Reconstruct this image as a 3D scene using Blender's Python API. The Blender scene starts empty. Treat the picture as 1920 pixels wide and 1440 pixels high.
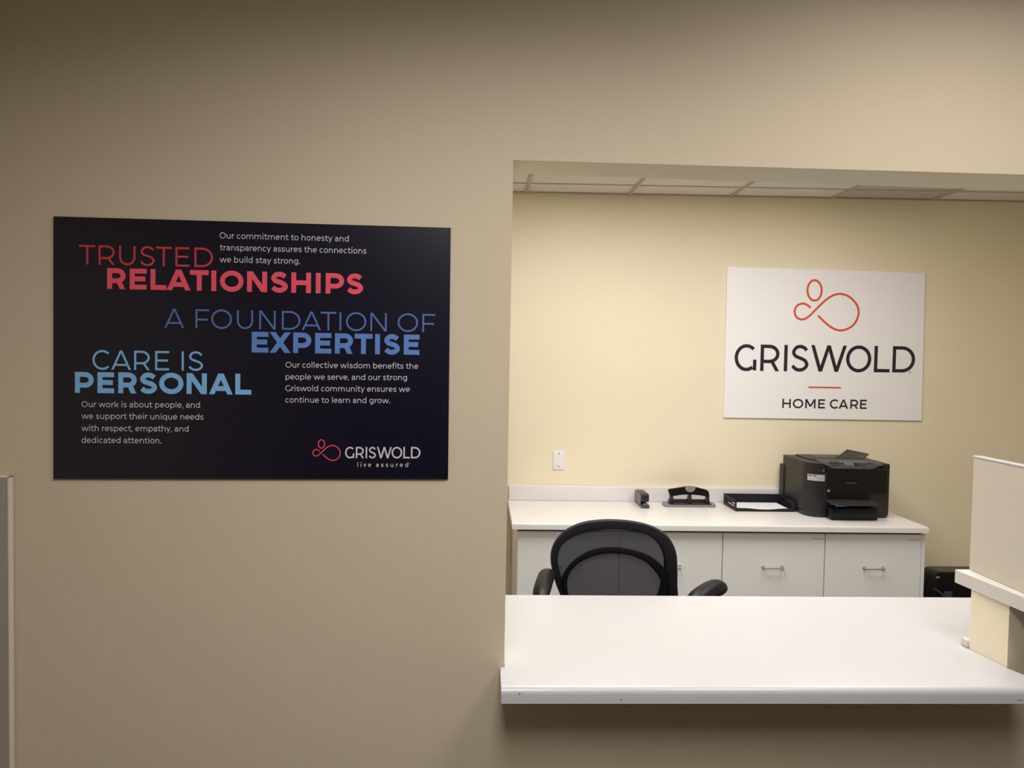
import bpy, bmesh, math, random
from mathutils import Vector, Matrix
random.seed(7)
scene = bpy.context.scene
COL = scene.collection
PI = math.pi

# ------------------------------------------------------------------ camera
YAW, PITCH, ROLL = 0.04, -0.0361, 0.0182
CAMZ = 1.62
f_ = Vector((math.sin(YAW) * math.cos(PITCH), math.cos(YAW) * math.cos(PITCH), math.sin(PITCH)))
r0 = Vector((math.cos(YAW), -math.sin(YAW), 0)); u0 = r0.cross(f_)
r_ = math.cos(ROLL) * r0 + math.sin(ROLL) * u0
u_ = -math.sin(ROLL) * r0 + math.cos(ROLL) * u0
cam_data = bpy.data.cameras.new('camera')
cam_data.sensor_width = 36; cam_data.lens = 1443 / 1920 * 36; cam_data.clip_start = 0.02
cam = bpy.data.objects.new('camera', cam_data); COL.objects.link(cam)
cam.matrix_world = Matrix(((r_.x, u_.x, -f_.x, 0), (r_.y, u_.y, -f_.y, 0), (r_.z, u_.z, -f_.z, CAMZ), (0, 0, 0, 1)))
scene.camera = cam

# ------------------------------------------------------------------ world, exposure, room lights
world = bpy.data.worlds.new('world'); scene.world = world; world.use_nodes = True
world.node_tree.nodes['Background'].inputs[0].default_value = (0.9, 0.9, 1.0, 1)
world.node_tree.nodes['Background'].inputs[1].default_value = 0.02
scene.view_settings.view_transform = 'Standard'; scene.view_settings.look = 'None'
scene.view_settings.exposure = 0.0; scene.view_settings.gamma = 1.0
scene.view_settings.use_curve_mapping = False

CEIL = 2.594
def lamp(name, x, y, sx, sy, power, spread, colour=(1, 0.97, 0.935), z=None):
    d = bpy.data.lights.new(name, 'AREA'); d.shape = 'RECTANGLE'; d.size = sx; d.size_y = sy
    d.energy = power; d.color = colour; d.spread = math.radians(spread)
    o = bpy.data.objects.new(name, d); COL.objects.link(o); o.location = (x, y, (z or CEIL) - 0.03)
    return o
TROFFERS = [  # x, y, size x, size y, watts, spread of the louvre in degrees
    (1.15, 1.02, 0.57, 0.57, 12.5, 180),     # waiting room, close to the wall
    (0.05, 0.42, 0.57, 1.17, 24.0, 164),     # waiting room, further left
    (0.551, 3.10, 0.57, 1.17, 25.5, 180),    # office
    (1.766, 3.10, 0.57, 1.17, 15.0, 180),    # office, right
]
for i, t in enumerate(TROFFERS):
    lamp('lamp', *t)

# ------------------------------------------------------------------ materials
MATS = {}
def mat(name, col, rough=0.5, metal=0.0, spec=0.5, bump=0.0, scale=200.0, var=0.0, vscale=3.0, coat=0.0, emit=None):
    if name in MATS: return MATS[name]
    m = bpy.data.materials.new(name); m.use_nodes = True
    nt = m.node_tree; b = nt.nodes['Principled BSDF']
    c = tuple(((v / 255) / 12.92 if v / 255 <= 0.04045 else ((v / 255 + 0.055) / 1.055) ** 2.4) for v in col)
    b.inputs['Base Color'].default_value = (*c, 1)
    b.inputs['Roughness'].default_value = rough; b.inputs['Metallic'].default_value = metal
    b.inputs['Specular IOR Level'].default_value = spec; b.inputs['Coat Weight'].default_value = coat
    tc = nt.nodes.new('ShaderNodeTexCoord')
    if var > 0:
        n = nt.nodes.new('ShaderNodeTexNoise'); n.inputs['Scale'].default_value = vscale; n.inputs['Detail'].default_value = 4
        nt.links.new(tc.outputs['Object'], n.inputs['Vector'])
        r = nt.nodes.new('ShaderNodeValToRGB')
        r.color_ramp.elements[0].position = 0.3; r.color_ramp.elements[1].position = 0.7
        r.color_ramp.elements[0].color = (*[v * (1 - var) for v in c], 1)
        r.color_ramp.elements[1].color = (*[min(1, v * (1 + var)) for v in c], 1)
        nt.links.new(n.outputs['Fac'], r.inputs['Fac']); nt.links.new(r.outputs['Color'], b.inputs['Base Color'])
    if bump > 0:
        n = nt.nodes.new('ShaderNodeTexNoise'); n.inputs['Scale'].default_value = scale; n.inputs['Detail'].default_value = 3
        nt.links.new(tc.outputs['Object'], n.inputs['Vector'])
        bp = nt.nodes.new('ShaderNodeBump'); bp.inputs['Strength'].default_value = bump; bp.inputs['Distance'].default_value = 0.002
        nt.links.new(n.outputs['Fac'], bp.inputs['Height']); nt.links.new(bp.outputs['Normal'], b.inputs['Normal'])
    if emit:
        b.inputs['Emission Color'].default_value = (*c, 1); b.inputs['Emission Strength'].default_value = emit
    MATS[name] = m
    return m

M_TAUPE = mat('taupe paint', (207, 194, 171), 0.75, bump=0.12, scale=260, var=0.012, spec=0.3)
M_CREAM = mat('cream paint', (240, 230, 205), 0.7, bump=0.1, scale=260, var=0.01, spec=0.3)
M_TILE = mat('ceiling tile', (236, 232, 224), 0.95, bump=0.5, scale=320, var=0.02, vscale=60, spec=0.1)
M_TILE2 = mat('grey vent tile', (206, 200, 186), 0.9, bump=0.5, scale=320, spec=0.1)
M_GRID = mat('ceiling grid', (200, 192, 172), 0.5)
M_CARPET = mat('carpet', (78, 73, 68), 1.0, bump=1.0, scale=500, var=0.15, vscale=90, spec=0.1)
M_LAM_DIM = mat('white laminate', (202, 202, 206), 0.3, var=0.006, vscale=8, spec=0.5)  # tone darkened to offset the strong light on the front counter
M_LAM_LIT = mat('white laminate lit', (232, 229, 230), 0.3, var=0.006, vscale=8, spec=0.5)  # same laminate on the worktop, colour lightened in place of more light
M_LEDGE = mat('ledge laminate', (212, 207, 200), 0.35)
M_LAM2 = mat('white laminate front', (238, 240, 243), 0.42, var=0.006, vscale=6)
M_GREYLAM = mat('grey laminate', (160, 152, 147), 0.55)
M_EDGE = mat('pale edge trim', (222, 212, 196), 0.5)
M_PANEL = mat('screen panel', (205, 197, 182), 0.5, var=0.01)
M_BOARD = mat('navy poster', (12, 10, 32), 0.32, spec=0.45)
M_RED = mat('red ink', (240, 84, 106), 0.45)
M_RED2 = mat('red ink thin', (200, 58, 74), 0.45)
M_BLUE = mat('blue ink', (92, 134, 206), 0.45)
M_BLUE2 = mat('blue ink thin', (84, 112, 176), 0.45)
M_SKY = mat('sky ink', (126, 186, 238), 0.45)
M_WHITEINK = mat('white ink', (214, 210, 220), 0.45)
M_SIGN = mat('sign white', (248, 247, 251), 0.4)
M_INK = mat('dark ink', (30, 28, 42), 0.45)
M_ORANGE = mat('orange ink', (226, 84, 58), 0.45)
M_BLACK = mat('black plastic', (22, 20, 22), 0.38, bump=0.06, scale=600)
M_BLACKG = mat('black gloss', (10, 8, 14), 0.3, spec=0.35)
M_PRN = mat('printer shell', (26, 23, 24), 0.45, bump=0.08, scale=900)
M_PRN2 = mat('printer lid', (52, 49, 47), 0.45)
M_DGREY = mat('dark grey', (64, 62, 66), 0.4)
M_MGREY = mat('mid grey', (132, 130, 136), 0.4)
M_STAP = mat('stapler side', (104, 98, 88), 0.35)
M_SCREEN = mat('panel screen', (96, 92, 104), 0.25)
M_PAPER = mat('paper', (236, 234, 242), 0.8)
M_NAVY = mat('navy chair frame', (24, 23, 36), 0.55, spec=0.3)
M_CHAIRB = mat('arm pad', (13, 12, 19), 0.45, spec=0.22)
M_CHROME = mat('chrome', (215, 213, 210), 0.42, metal=1.0)
M_PLATE = mat('white plastic', (238, 238, 242), 0.35)
M_FAB = mat('seat fabric', (28, 28, 36), 0.9, bump=0.4, scale=700)
M_BLUELED = mat('blue light', (16, 104, 180), 0.3, emit=0.12)
M_STRIP = mat('label strip', (212, 209, 206), 0.5)
M_GAP = mat('dark gap', (60, 52, 42), 0.8)
M_DIFF = mat('light diffuser', (255, 248, 236), 0.6, emit=3.0)

def mesh_fabric():
    m = bpy.data.materials.new('chair mesh'); m.use_nodes = True; nt = m.node_tree
    b = nt.nodes['Principled BSDF']; b.inputs['Base Color'].default_value = (0.050, 0.051, 0.070, 1); b.inputs['Roughness'].default_value = 0.7
    t = nt.nodes.new('ShaderNodeBsdfTransparent'); mx = nt.nodes.new('ShaderNodeMixShader')
    mx.inputs[0].default_value = 0.93
    nt.links.new(t.outputs[0], mx.inputs[1]); nt.links.new(b.outputs[0], mx.inputs[2])
    nt.links.new(mx.outputs[0], nt.nodes['Material Output'].inputs[0])
    return m
M_MESH = mesh_fabric()

# ------------------------------------------------------------------ helpers
def link(name, bm, m, parent=None, smooth=False, offset=None):
    me = bpy.data.meshes.new(name)
    if parent is not None:
        bmesh.ops.translate(bm, verts=bm.verts, vec=-Vector(abs_loc(parent)))
    bmesh.ops.recalc_face_normals(bm, faces=bm.faces)
    bm.to_mesh(me); bm.free()
    for mm in (m if isinstance(m, (list, tuple)) else [m]): me.materials.append(mm)
    if smooth:
        for p in me.polygons: p.use_smooth = True
        me.set_sharp_from_angle(angle=math.radians(38))
    o = bpy.data.objects.new(name, me); COL.objects.link(o)
    if parent is not None: o.parent = parent
    return o
def abs_loc(o):
    v = Vector(o.location)
    while o.parent is not None:
        o = o.parent; v = v + Vector(o.location)
    return v
def thing(name, label, cat, loc=(0, 0, 0), group=None):
    o = bpy.data.objects.new(name, None); COL.objects.link(o); o.location = loc
    o.empty_display_size = 0.05
    o['label'] = label; o['category'] = cat
    if group: o['group'] = group
    return o
def struct(name, bm, m, label=None, smooth=False):
    o = link(name, bm, m, smooth=smooth); o['kind'] = 'structure'
    if label: o['label'] = label; 
    return o
def box(bm, x0, x1, y0, y1, z0, z1, r=0.0, seg=2):
    res = bmesh.ops.create_cube(bm, size=1.0)
    vs = res['verts']
    for v in vs:
        v.co = Vector(((x0 + x1) / 2 + v.co.x * (x1 - x0), (y0 + y1) / 2 + v.co.y * (y1 - y0), (z0 + z1) / 2 + v.co.z * (z1 - z0)))
    if r > 0:
        es = list({e for v in vs for e in v.link_edges})
        bmesh.ops.bevel(bm, geom=es, offset=r, segments=seg, profile=0.5, affect='EDGES', clamp_overlap=True)
    return bm
def B(*a, **k):
    bm = bmesh.new(); return box(bm, *a, **k)
def prism(bm, poly, lo, hi, axis='z', bevel=0.0, seg=2, flt=None):
    """extrude a 2D polygon along an axis; poly given in the two other axes in order x,y,z"""
    def P(a, b, c):
        return {'z': (a, b, c), 'y': (a, c, b), 'x': (c, a, b)}[axis]
    v0 = [bm.verts.new(P(a, b, lo)) for a, b in poly]; v1 = [bm.verts.new(P(a, b, hi)) for a, b in poly]
    n = len(poly)
    fs = [bm.faces.new(v0[::-1]), bm.faces.new(v1)]
    for i in range(n):
        fs.append(bm.faces.new((v0[i], v0[(i + 1) % n], v1[(i + 1) % n], v1[i])))
    if bevel > 0:
        es = list({e for f in fs for e in f.edges})
        if flt: es = [e for e in es if flt(e)]
        bmesh.ops.bevel(bm, geom=es, offset=bevel, segments=seg, profile=0.5, affect='EDGES', clamp_overlap=True)
    return bm
def tube(bm, pts, r, n=10, cap=True, ry=None):
    """sweep an ellipse along a 3D polyline; r may be a list"""
    pts = [Vector(p) for p in pts]; rings = []
    up = Vector((0, 0, 1))
    for i, p in enumerate(pts):
        t = (pts[min(i + 1, len(pts) - 1)] - pts[max(i - 1, 0)]).normalized()
        s = t.cross(up)
        if s.length < 1e-3: s = Vector((1, 0, 0))
        s.normalize(); w = s.cross(t).normalized()
        ra = r[i] if isinstance(r, (list, tuple)) else r
        rb = ra if ry is None else (ry[i] if isinstance(ry, (list, tuple)) else ry)
        rings.append([bm.verts.new(p + s * ra * math.cos(2 * PI * k / n) + w * rb * math.sin(2 * PI * k / n)) for k in range(n)])
    for a, b in zip(rings, rings[1:]):
        for k in range(n): bm.faces.new((a[k], a[(k + 1) % n], b[(k + 1) % n], b[k]))
    if cap: bm.faces.new(rings[0][::-1]); bm.faces.new(rings[-1])
    return bm
def cyl(bm, c, r, h, axis='z', n=20, r2=None):
    r2 = r if r2 is None else r2
    d = {'z': Vector((0, 0, 1)), 'y': Vector((0, 1, 0)), 'x': Vector((1, 0, 0))}[axis]
    a = {'z': Vector((1, 0, 0)), 'y': Vector((1, 0, 0)), 'x': Vector((0, 1, 0))}[axis]; b = d.cross(a); c = Vector(c)
    v0 = [bm.verts.new(c + a * r * math.cos(2 * PI * k / n) + b * r * math.sin(2 * PI * k / n)) for k in range(n)]
    v1 = [bm.verts.new(c + d * h + a * r2 * math.cos(2 * PI * k / n) + b * r2 * math.sin(2 * PI * k / n)) for k in range(n)]
    for k in range(n): bm.faces.new((v0[k], v0[(k + 1) % n], v1[(k + 1) % n], v1[k]))
    bm.faces.new(v0[::-1]); bm.faces.new(v1)
    return bm
def round_poly(pts, rads, seg=6):
    """2D polygon with a rounded corner at each point"""
    out = []; n = len(pts)
    for i in range(n):
        p = Vector(pts[i]); a = Vector(pts[i - 1]); b = Vector(pts[(i + 1) % n]); r = rads[i] if isinstance(rads, (list, tuple)) else rads
        if r <= 0: out.append(tuple(p)); continue
        da = (a - p).normalized(); db = (b - p).normalized()
        half = da.angle(db) / 2; d = r / math.tan(half)
        s = p + da * d; e = p + db * d
        c = p + (da + db).normalized() * (r / math.sin(half))
        a0 = math.atan2(s.y - c.y, s.x - c.x); a1 = math.atan2(e.y - c.y, e.x - c.x)
        dd = (a1 - a0 + PI) % (2 * PI) - PI
        for k in range(seg + 1):
            t = a0 + dd * k / seg; out.append((c.x + r * math.cos(t), c.y + r * math.sin(t)))
    return out
def resample(pts, n):
    pts = [Vector(p) for p in pts]; L = [0]
    for a, b in zip(pts, pts[1:]): L.append(L[-1] + (b - a).length)
    out = []
    for k in range(n):
        s = L[-1] * k / (n - 1); i = 0
        while i < len(L) - 2 and L[i + 1] < s: i += 1
        t = (s - L[i]) / max(1e-9, L[i + 1] - L[i]); out.append(pts[i].lerp(pts[i + 1], t))
    return out
def catmull(pts, sub=6, closed=False):
    P = [Vector(p) for p in pts]; out = []; n = len(P)
    rng = range(n) if closed else range(n - 1)
    for i in rng:
        p0 = P[(i - 1) % n] if closed or i > 0 else P[0] * 2 - P[1]
        p1 = P[i]; p2 = P[(i + 1) % n]
        p3 = P[(i + 2) % n] if closed or i + 2 < n else P[-1] * 2 - P[-2]
        for k in range(sub):
            t = k / sub
            out.append(0.5 * ((2 * p1) + (-p0 + p2) * t + (2 * p0 - 5 * p1 + 4 * p2 - p3) * t * t + (-p0 + 3 * p1 - 3 * p2 + p3) * t ** 3))
    if not closed: out.append(P[-1])
    return out

# ------------------------------------------------------------------ lettering drawn stroke by stroke
def arc(cx, cy, rx, ry, a0, a1, n=14):
    return [(cx + rx * math.cos(math.radians(a0 + (a1 - a0) * k / n)), cy + ry * math.sin(math.radians(a0 + (a1 - a0) * k / n))) for k in range(n + 1)]
def glyph(ch, W, w):
    """strokes of a letter, cap height 1, outer width W, stroke weight w: ('r', points, closed) or ('q', four points)"""
    L, R, T, Bt = w / 2, W - w / 2, 1 - w / 2, w / 2
    S = []
    def r(*p, closed=False): S.append(('r', list(p), closed))
    def rr(p, closed=False): S.append(('r', p, closed))
    def q(x0, y0, x1, y1, k=1.0):   # slanted stroke with level ends
        ln = math.hypot(x1 - x0, y1 - y0); hw = k * w * ln / abs(y1 - y0) / 2
        S.append(('q', [(x0 - hw, y0), (x0 + hw, y0), (x1 + hw, y1), (x1 - hw, y1)], False)); return hw
    def hwid(dx, dy): return w * math.hypot(dx, dy) / abs(dy) / 2
    X = 0.745; tx = X - w / 2; AS = 1.06; DS = -0.28
    if ch == 'T': r((0, T), (W, T)); r((W / 2, 1 - w), (W / 2, 0))
    elif ch == 'I': r((W / 2, 0), (W / 2, 1))
    elif ch == 'L': r((L, 0), (L, 1)); r((w, Bt), (W, Bt))
    elif ch in 'EF':
        r((L, 0), (L, 1)); r((w, T), (W, T)); r((w, 0.51 if ch == 'E' else 0.46), (W - 0.06, 0.51 if ch == 'E' else 0.46))
        if ch == 'E': r((w, Bt), (W, Bt))
    elif ch == 'H': r((L, 0), (L, 1)); r((R, 0), (R, 1)); r((w, 0.5), (W - w, 0.5))
    elif ch == 'O': rr(arc(W / 2, 0.5, W / 2 - w / 2, 0.5 + 0.012 - w / 2, 0, 360, 40)[:-1], True)
    elif ch == 'C': rr(arc(W * 0.56, 0.5, W * 0.56 - w / 2, 0.512 - w / 2, 46, 314, 30))
    elif ch == 'G':
        rr(arc(W * 0.54, 0.5, W * 0.54 - w / 2, 0.512 - w / 2, 46, 308, 30)); r((R, 0.02), (R, 0.43))
    elif ch == 'U':
        ry = min(0.42, (R - L) / 2 * 1.0); rr([(L, 1)] + arc(W / 2, ry + Bt, (R - L) / 2, ry, 180, 360, 18) + [(R, 1)])
    elif ch == 'D':
        cx = W * 0.42; r((L, 0), (L, 1)); rr([(w, T), (cx, T)] + arc(cx, 0.5, R - cx, 0.5 - w / 2, 90, -90, 24) + [(w, Bt)])
    elif ch in 'PR':
        m = 0.30 if ch == 'R' else 0.27
        m = m + w / 2 if w < 0.2 else m + w / 2 - 0.02
        ry = (T - m) / 2; rx = min(ry * 1.15, W * 0.5); bw = R if ch == 'P' else R - 0.01
        r((L, 0), (L, 1)); rr([(w, T), (bw - rx, T)] + arc(bw - rx, (T + m) / 2, rx, ry, 90, -90, 16) + [(w, m)])
        if ch == 'R': h = hwid(W * 0.3, 0.3); q(W * 0.60 - 0.02, m + w * 0.3, W - h, 0)
    elif ch == 'A':
        h = hwid(W / 2 - w / 2, 1); q(h, 0, W / 2, 1); q(W - h, 0, W / 2, 1); yb = 0.235 + w * 0.2
        xb = h + (W / 2 - h) * yb; r((xb, yb), (W - xb, yb))
    elif ch == 'N':
        r((L, 0), (L, 1)); r((R, 0), (R, 1)); h = hwid(W - 2 * w, 1); q(min(h, W / 2), 1, W - h, 0)
    elif ch == 'M':
        r((L, 0), (L, 1)); r((R, 0), (R, 1)); h = hwid(W / 2 - w, 0.75); q(h, 1, W / 2, 0.2); q(W - h, 1, W / 2, 0.2)
    elif ch == 'W':
        h = hwid(W / 4 - w / 2, 1); a = W * 0.275
        q(h, 1, a, 0); q(W / 2, 1, a, 0); q(W / 2, 1, W - a, 0); q(W - h, 1, W - a, 0)
    elif ch == 'X':
        h = hwid(W - 2 * w, 1); q(h, 0, W - h, 1); q(h, 1, W - h, 0)
    elif ch in 'Ss':
        H = 1 if ch == 'S' else X
        pts = [(0.95, 0.84), (0.76, 0.955), (0.5, 1.0), (0.22, 0.94), (0.06, 0.755), (0.2, 0.595), (0.5, 0.51), (0.82, 0.415), (0.98, 0.235), (0.8, 0.06), (0.5, 0.0), (0.22, 0.045), (0.0, 0.175)]
        o = 0.01 * H
        rr([tuple(v) for v in catmull([(L + u * (R - L), Bt - o + v * (H + 2 * o - w)) for u, v in pts], 5)])
    elif ch == 'o': rr(arc(W / 2, X / 2, (R - L) / 2, (tx - Bt) / 2 + 0.01, 0, 360, 24)[:-1], True)
    elif ch == 'c': rr(arc(W * 0.54, X / 2, W * 0.54 - w / 2, (tx - Bt) / 2 + 0.01, 45, 315, 20))
    elif ch == 'e':
        rr(arc(W / 2, X / 2, (R - L) / 2, (tx - Bt) / 2 + 0.01, 0, 312, 22)); r((L, X * 0.5), (W, X * 0.5))
    elif ch == 'a':
        rr([(L + 0.02, tx - 0.10), (L + 0.12, tx - 0.02)] + arc(W / 2, tx - 0.22, (R - L) / 2, 0.22, 90, 0, 8) + [(R, 0)])
        rr([(R, 0.42), (W * 0.42, 0.42)] + arc(W * 0.42, (0.42 + Bt) / 2, W * 0.42 - w / 2, (0.42 - Bt) / 2, 90, 270, 10) + [(W * 0.6, Bt), (R, 0.15)])
    elif ch in 'bp': r((L, 0 if ch == 'b' else DS), (L, AS if ch == 'b' else X)); rr(arc(W / 2, X / 2, (R - L) / 2, (tx - Bt) / 2, 0, 360, 24)[:-1], True)
    elif ch in 'dq': r((R, 0 if ch == 'd' else DS), (R, AS if ch == 'd' else X)); rr(arc(W / 2, X / 2, (R - L) / 2, (tx - Bt) / 2, 0, 360, 24)[:-1], True)
    elif ch == 'g':
        rr(arc(W / 2, X / 2 + 0.02, (R - L) / 2, (tx - Bt) / 2 - 0.02, 0, 360, 24)[:-1], True)
        rr([(R, X), (R, 0.02)] + arc(W / 2, 0.02, (R - L) / 2, -DS - w / 2, 0, -125, 10))
    elif ch == 'f': rr([(W, AS - w / 2), (W * 0.75, AS - w / 2)] + arc(W * 0.72, 0.82, W * 0.34, AS - w / 2 - 0.82, 90, 180, 6) + [(W * 0.38, 0)]); r((0, tx), (W * 0.9, tx))
    elif ch == 't': rr([(W * 0.38, 0.93), (W * 0.38, 0.2)] + arc(W * 0.72, 0.2, W * 0.34, 0.2 - Bt, 180, 270, 6) + [(W, Bt + 0.03)]); r((0, tx), (W * 0.95, tx))
    elif ch in 'hn': r((L, 0), (L, AS if ch == 'h' else X)); rr([(L, 0.38)] + arc(W / 2, tx - 0.3, (R - L) / 2, 0.3, 170, 0, 12) + [(R, 0)])
    elif ch == 'u': r((R, 0), (R, X)); rr([(L, X)] + arc(W / 2, Bt + 0.3, (R - L) / 2, 0.3, 180, 350, 12) + [(R, 0.38)])
    elif ch == 'm':
        r((L, 0), (L, X)); m = W / 2; k = (m - L) / 2
        rr([(L, 0.38)] + arc(L + k, tx - 0.28, k, 0.28, 170, 0, 10) + [(m, 0)]); rr([(m, 0.38)] + arc(m + k, tx - 0.28, k, 0.28, 170, 0, 10) + [(R, 0)])
    elif ch == 'r': r((L, 0), (L, X)); rr([(L, 0.38), (L + 0.06, 0.56), (W * 0.6, tx - 0.02), (W, tx)])
    elif ch == 'i': r((W / 2, 0), (W / 2, X)); rr(arc(W / 2, 0.99, 0.035, 0.035, 0, 360, 8)[:-1], True)
    elif ch == 'l': r((W / 2, 0), (W / 2, AS))
    elif ch == 'k': r((L, 0), (L, AS)); q(w + 0.04, 0.2, W - 0.1, X); q(W * 0.45, 0.4, W - w * 0.6, 0)
    elif ch == 'v': h = hwid(W / 2 - w / 2, X); q(h, X, W / 2, 0); q(W - h, X, W / 2, 0)
    elif ch == 'y': h = hwid(W / 2 - w / 2, X); q(h, X, W / 2, 0); q(W - h, X, W * 0.28, DS)
    elif ch == 'w':
        h = hwid(W / 4 - w / 2, X); a = W * 0.27; q(h, X, a, 0); q(W / 2, X, a, 0); q(W / 2, X, W - a, 0); q(W - h, X, W - a, 0)
    elif ch == '.': rr(arc(W / 2, 0.06, 0.04, 0.04, 0, 360, 8)[:-1], True)
    elif ch == ',': q(W / 2 - 0.04, -0.17, W / 2 + 0.02, 0.12)
    return S
def ribbon(bm, pts, w, y, closed=False):
    """flat line of width w in the XZ plane at depth y with mitred joints"""
    P = []
    for p in pts:
        p = Vector(p)
        if not P or (p - P[-1]).length > 1e-6: P.append(p)
    n = len(P); a = []; b = []
    for i in range(n):
        pv = P[i - 1] if (i > 0 or closed) else None; nx = P[(i + 1) % n] if (i < n - 1 or closed) else None
        d1 = (P[i] - pv).normalized() if pv is not None else None; d2 = (nx - P[i]).normalized() if nx is not None else None
        if d1 is None: d1 = d2
        if d2 is None: d2 = d1
        t = (d1 + d2)
        t = t.normalized() if t.length > 1e-6 else d1
        nn = Vector((-t.y, t.x)); k = w / 2 / max(0.5, nn.dot(Vector((-d1.y, d1.x))))
        a.append(bm.verts.new((P[i].x + nn.x * k, y, P[i].y + nn.y * k))); b.append(bm.verts.new((P[i].x - nn.x * k, y, P[i].y - nn.y * k)))
    for i in range(n if closed else n - 1):
        j = (i + 1) % n; bm.faces.new((a[i], a[j], b[j], b[i]))
def draw(bm, ch, x0, x1, z, cap, w, y):
    W = (x1 - x0) / cap
    for k, (kind, pts, closed) in enumerate(glyph(ch, W, w)):
        yy = y - 0.00003 * k
        pp = [(x0 + p[0] * cap, z + p[1] * cap) for p in pts]
        if kind == 'q': bm.faces.new([bm.verts.new((px, yy, pz)) for px, pz in pp])
        else: ribbon(bm, pp, w * cap, yy, closed)
def fix_faces(bm):
    for f in bm.faces:
        f.normal_update()
        if f.normal.y > 0: f.normal_flip()
def heading(name, data, w, y, m, parent):
    bm = bmesh.new()
    for ch, x0, x1, z, cap in data: draw(bm, ch, x0, x1, z, cap, w, y)
    return flat(name, bm, m, parent)
def flat(name, bm, m, parent):
    bmesh.ops.translate(bm, verts=bm.verts, vec=-Vector(abs_loc(parent))); fix_faces(bm)
    me = bpy.data.meshes.new(name); bm.to_mesh(me); bm.free(); me.materials.append(m)
    o = bpy.data.objects.new(name, me); COL.objects.link(o); o.parent = parent; return o
ADV = dict(a=.80, b=.93, c=.78, d=.93, e=.86, f=.50, g=.94, h=.93, i=.38, k=.85, l=.38, m=1.43, n=.93, o=.88, p=.93, q=.93, r=.56, s=.70, t=.58, u=.92, v=.78, w=1.26, y=.78, O=1.2, G=1.1)
ADV.update({'.': .28, ',': .28, ' ': .37})
def bearings(ch):
    l = .125 if ch in 'bhiklmnpru' else .07 if ch in 'acdegoqOG' else .02 if ch in 'vwyft' else .05
    r_ = .125 if ch in 'adghilmnqu' else .07 if ch in 'bceopO' else .01 if ch in 'vwyrtfk' else .05
    return l, r_
def para(bm, text, x0, z0, x1, z1, cap, w, y, track=0.0):
    pen = 0; items = []
    for ch in text:
        l, r_ = bearings(ch)
        if ch != ' ': items.append((ch, pen + l, pen + ADV[ch] - r_))
        pen += ADV[ch] + track
    s = items[0][1]; e = items[-1][2]; k = (x1 - x0) / (e - s)
    for ch, a, b in items:
        t = (a - s) / (e - s); draw(bm, ch, x0 + (a - s) * k, x0 + (b - s) * k, z0 + (z1 - z0) * t, cap, w, y)

# ------------------------------------------------------------------ lettering and outline data, metres on the wall planes
TRUSTED = [('T', -0.9358, -0.8987, 1.8147, 0.045), ('R', -0.8917, -0.8545, 1.8147, 0.045), ('U', -0.8451, -0.8076, 1.8147, 0.045), ('S', -0.7975, -0.7632, 1.8146, 0.045), ('T', -0.7614, -0.7246, 1.8146, 0.045), ('E', -0.7162, -0.6843, 1.8146, 0.045), ('D', -0.6728, -0.63, 1.8146, 0.045)]
RELATIONSHIPS = [('R', -0.8723, -0.8297, 1.7594, 0.0481), ('E', -0.8208, -0.7822, 1.7594, 0.0481), ('L', -0.7733, -0.7364, 1.7594, 0.0481), ('A', -0.7364, -0.6811, 1.7594, 0.048), ('T', -0.6829, -0.64, 1.7594, 0.048), ('I', -0.6338, -0.6223, 1.7593, 0.048), ('O', -0.6139, -0.5593, 1.7593, 0.048), ('N', -0.5513, -0.505, 1.7593, 0.048), ('S', -0.4973, -0.4561, 1.7593, 0.048), ('H', -0.4489, -0.4032, 1.7593, 0.0479), ('I', -0.392, -0.3807, 1.7593, 0.0479), ('P', -0.369, -0.326, 1.7593, 0.0479), ('S', -0.3211, -0.2808, 1.7593, 0.0479)]
FOUNDATION = [('A', -0.7414, -0.6959, 1.6718, 0.0446), ('F', -0.6698, -0.6386, 1.672, 0.0444), ('O', -0.6335, -0.5858, 1.6721, 0.0443), ('U', -0.5742, -0.5369, 1.6722, 0.0441), ('N', -0.5225, -0.4846, 1.6724, 0.044), ('D', -0.4701, -0.427, 1.6725, 0.0438), ('A', -0.4236, -0.3786, 1.6726, 0.0437), ('T', -0.3799, -0.3436, 1.6727, 0.0436), ('I', -0.3363, -0.3311, 1.6728, 0.0435), ('O', -0.3207, -0.2731, 1.6729, 0.0434), ('N', -0.2635, -0.2252, 1.673, 0.0432), ('O', -0.1996, -0.1517, 1.6732, 0.043), ('F', -0.1415, -0.1111, 1.6733, 0.0429)]
EXPERTISE = [('E', -0.5397, -0.501, 1.6178, 0.0486), ('X', -0.4976, -0.4498, 1.618, 0.0484), ('P', -0.4434, -0.4012, 1.6182, 0.0483), ('E', -0.3923, -0.3545, 1.6183, 0.0481), ('R', -0.3461, -0.3032, 1.6185, 0.048), ('T', -0.3001, -0.2582, 1.6187, 0.0478), ('I', -0.2519, -0.2407, 1.6188, 0.0477), ('S', -0.2321, -0.1929, 1.6189, 0.0476), ('E', -0.1845, -0.1476, 1.6191, 0.0475)]
CAREIS = [('C', -0.9059, -0.8655, 1.5714, 0.0452), ('A', -0.863, -0.8177, 1.5716, 0.0452), ('R', -0.8106, -0.7744, 1.5718, 0.0451), ('E', -0.7624, -0.7302, 1.5721, 0.0451), ('I', -0.7015, -0.6964, 1.5723, 0.045), ('S', -0.6862, -0.6515, 1.5725, 0.045)]
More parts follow.
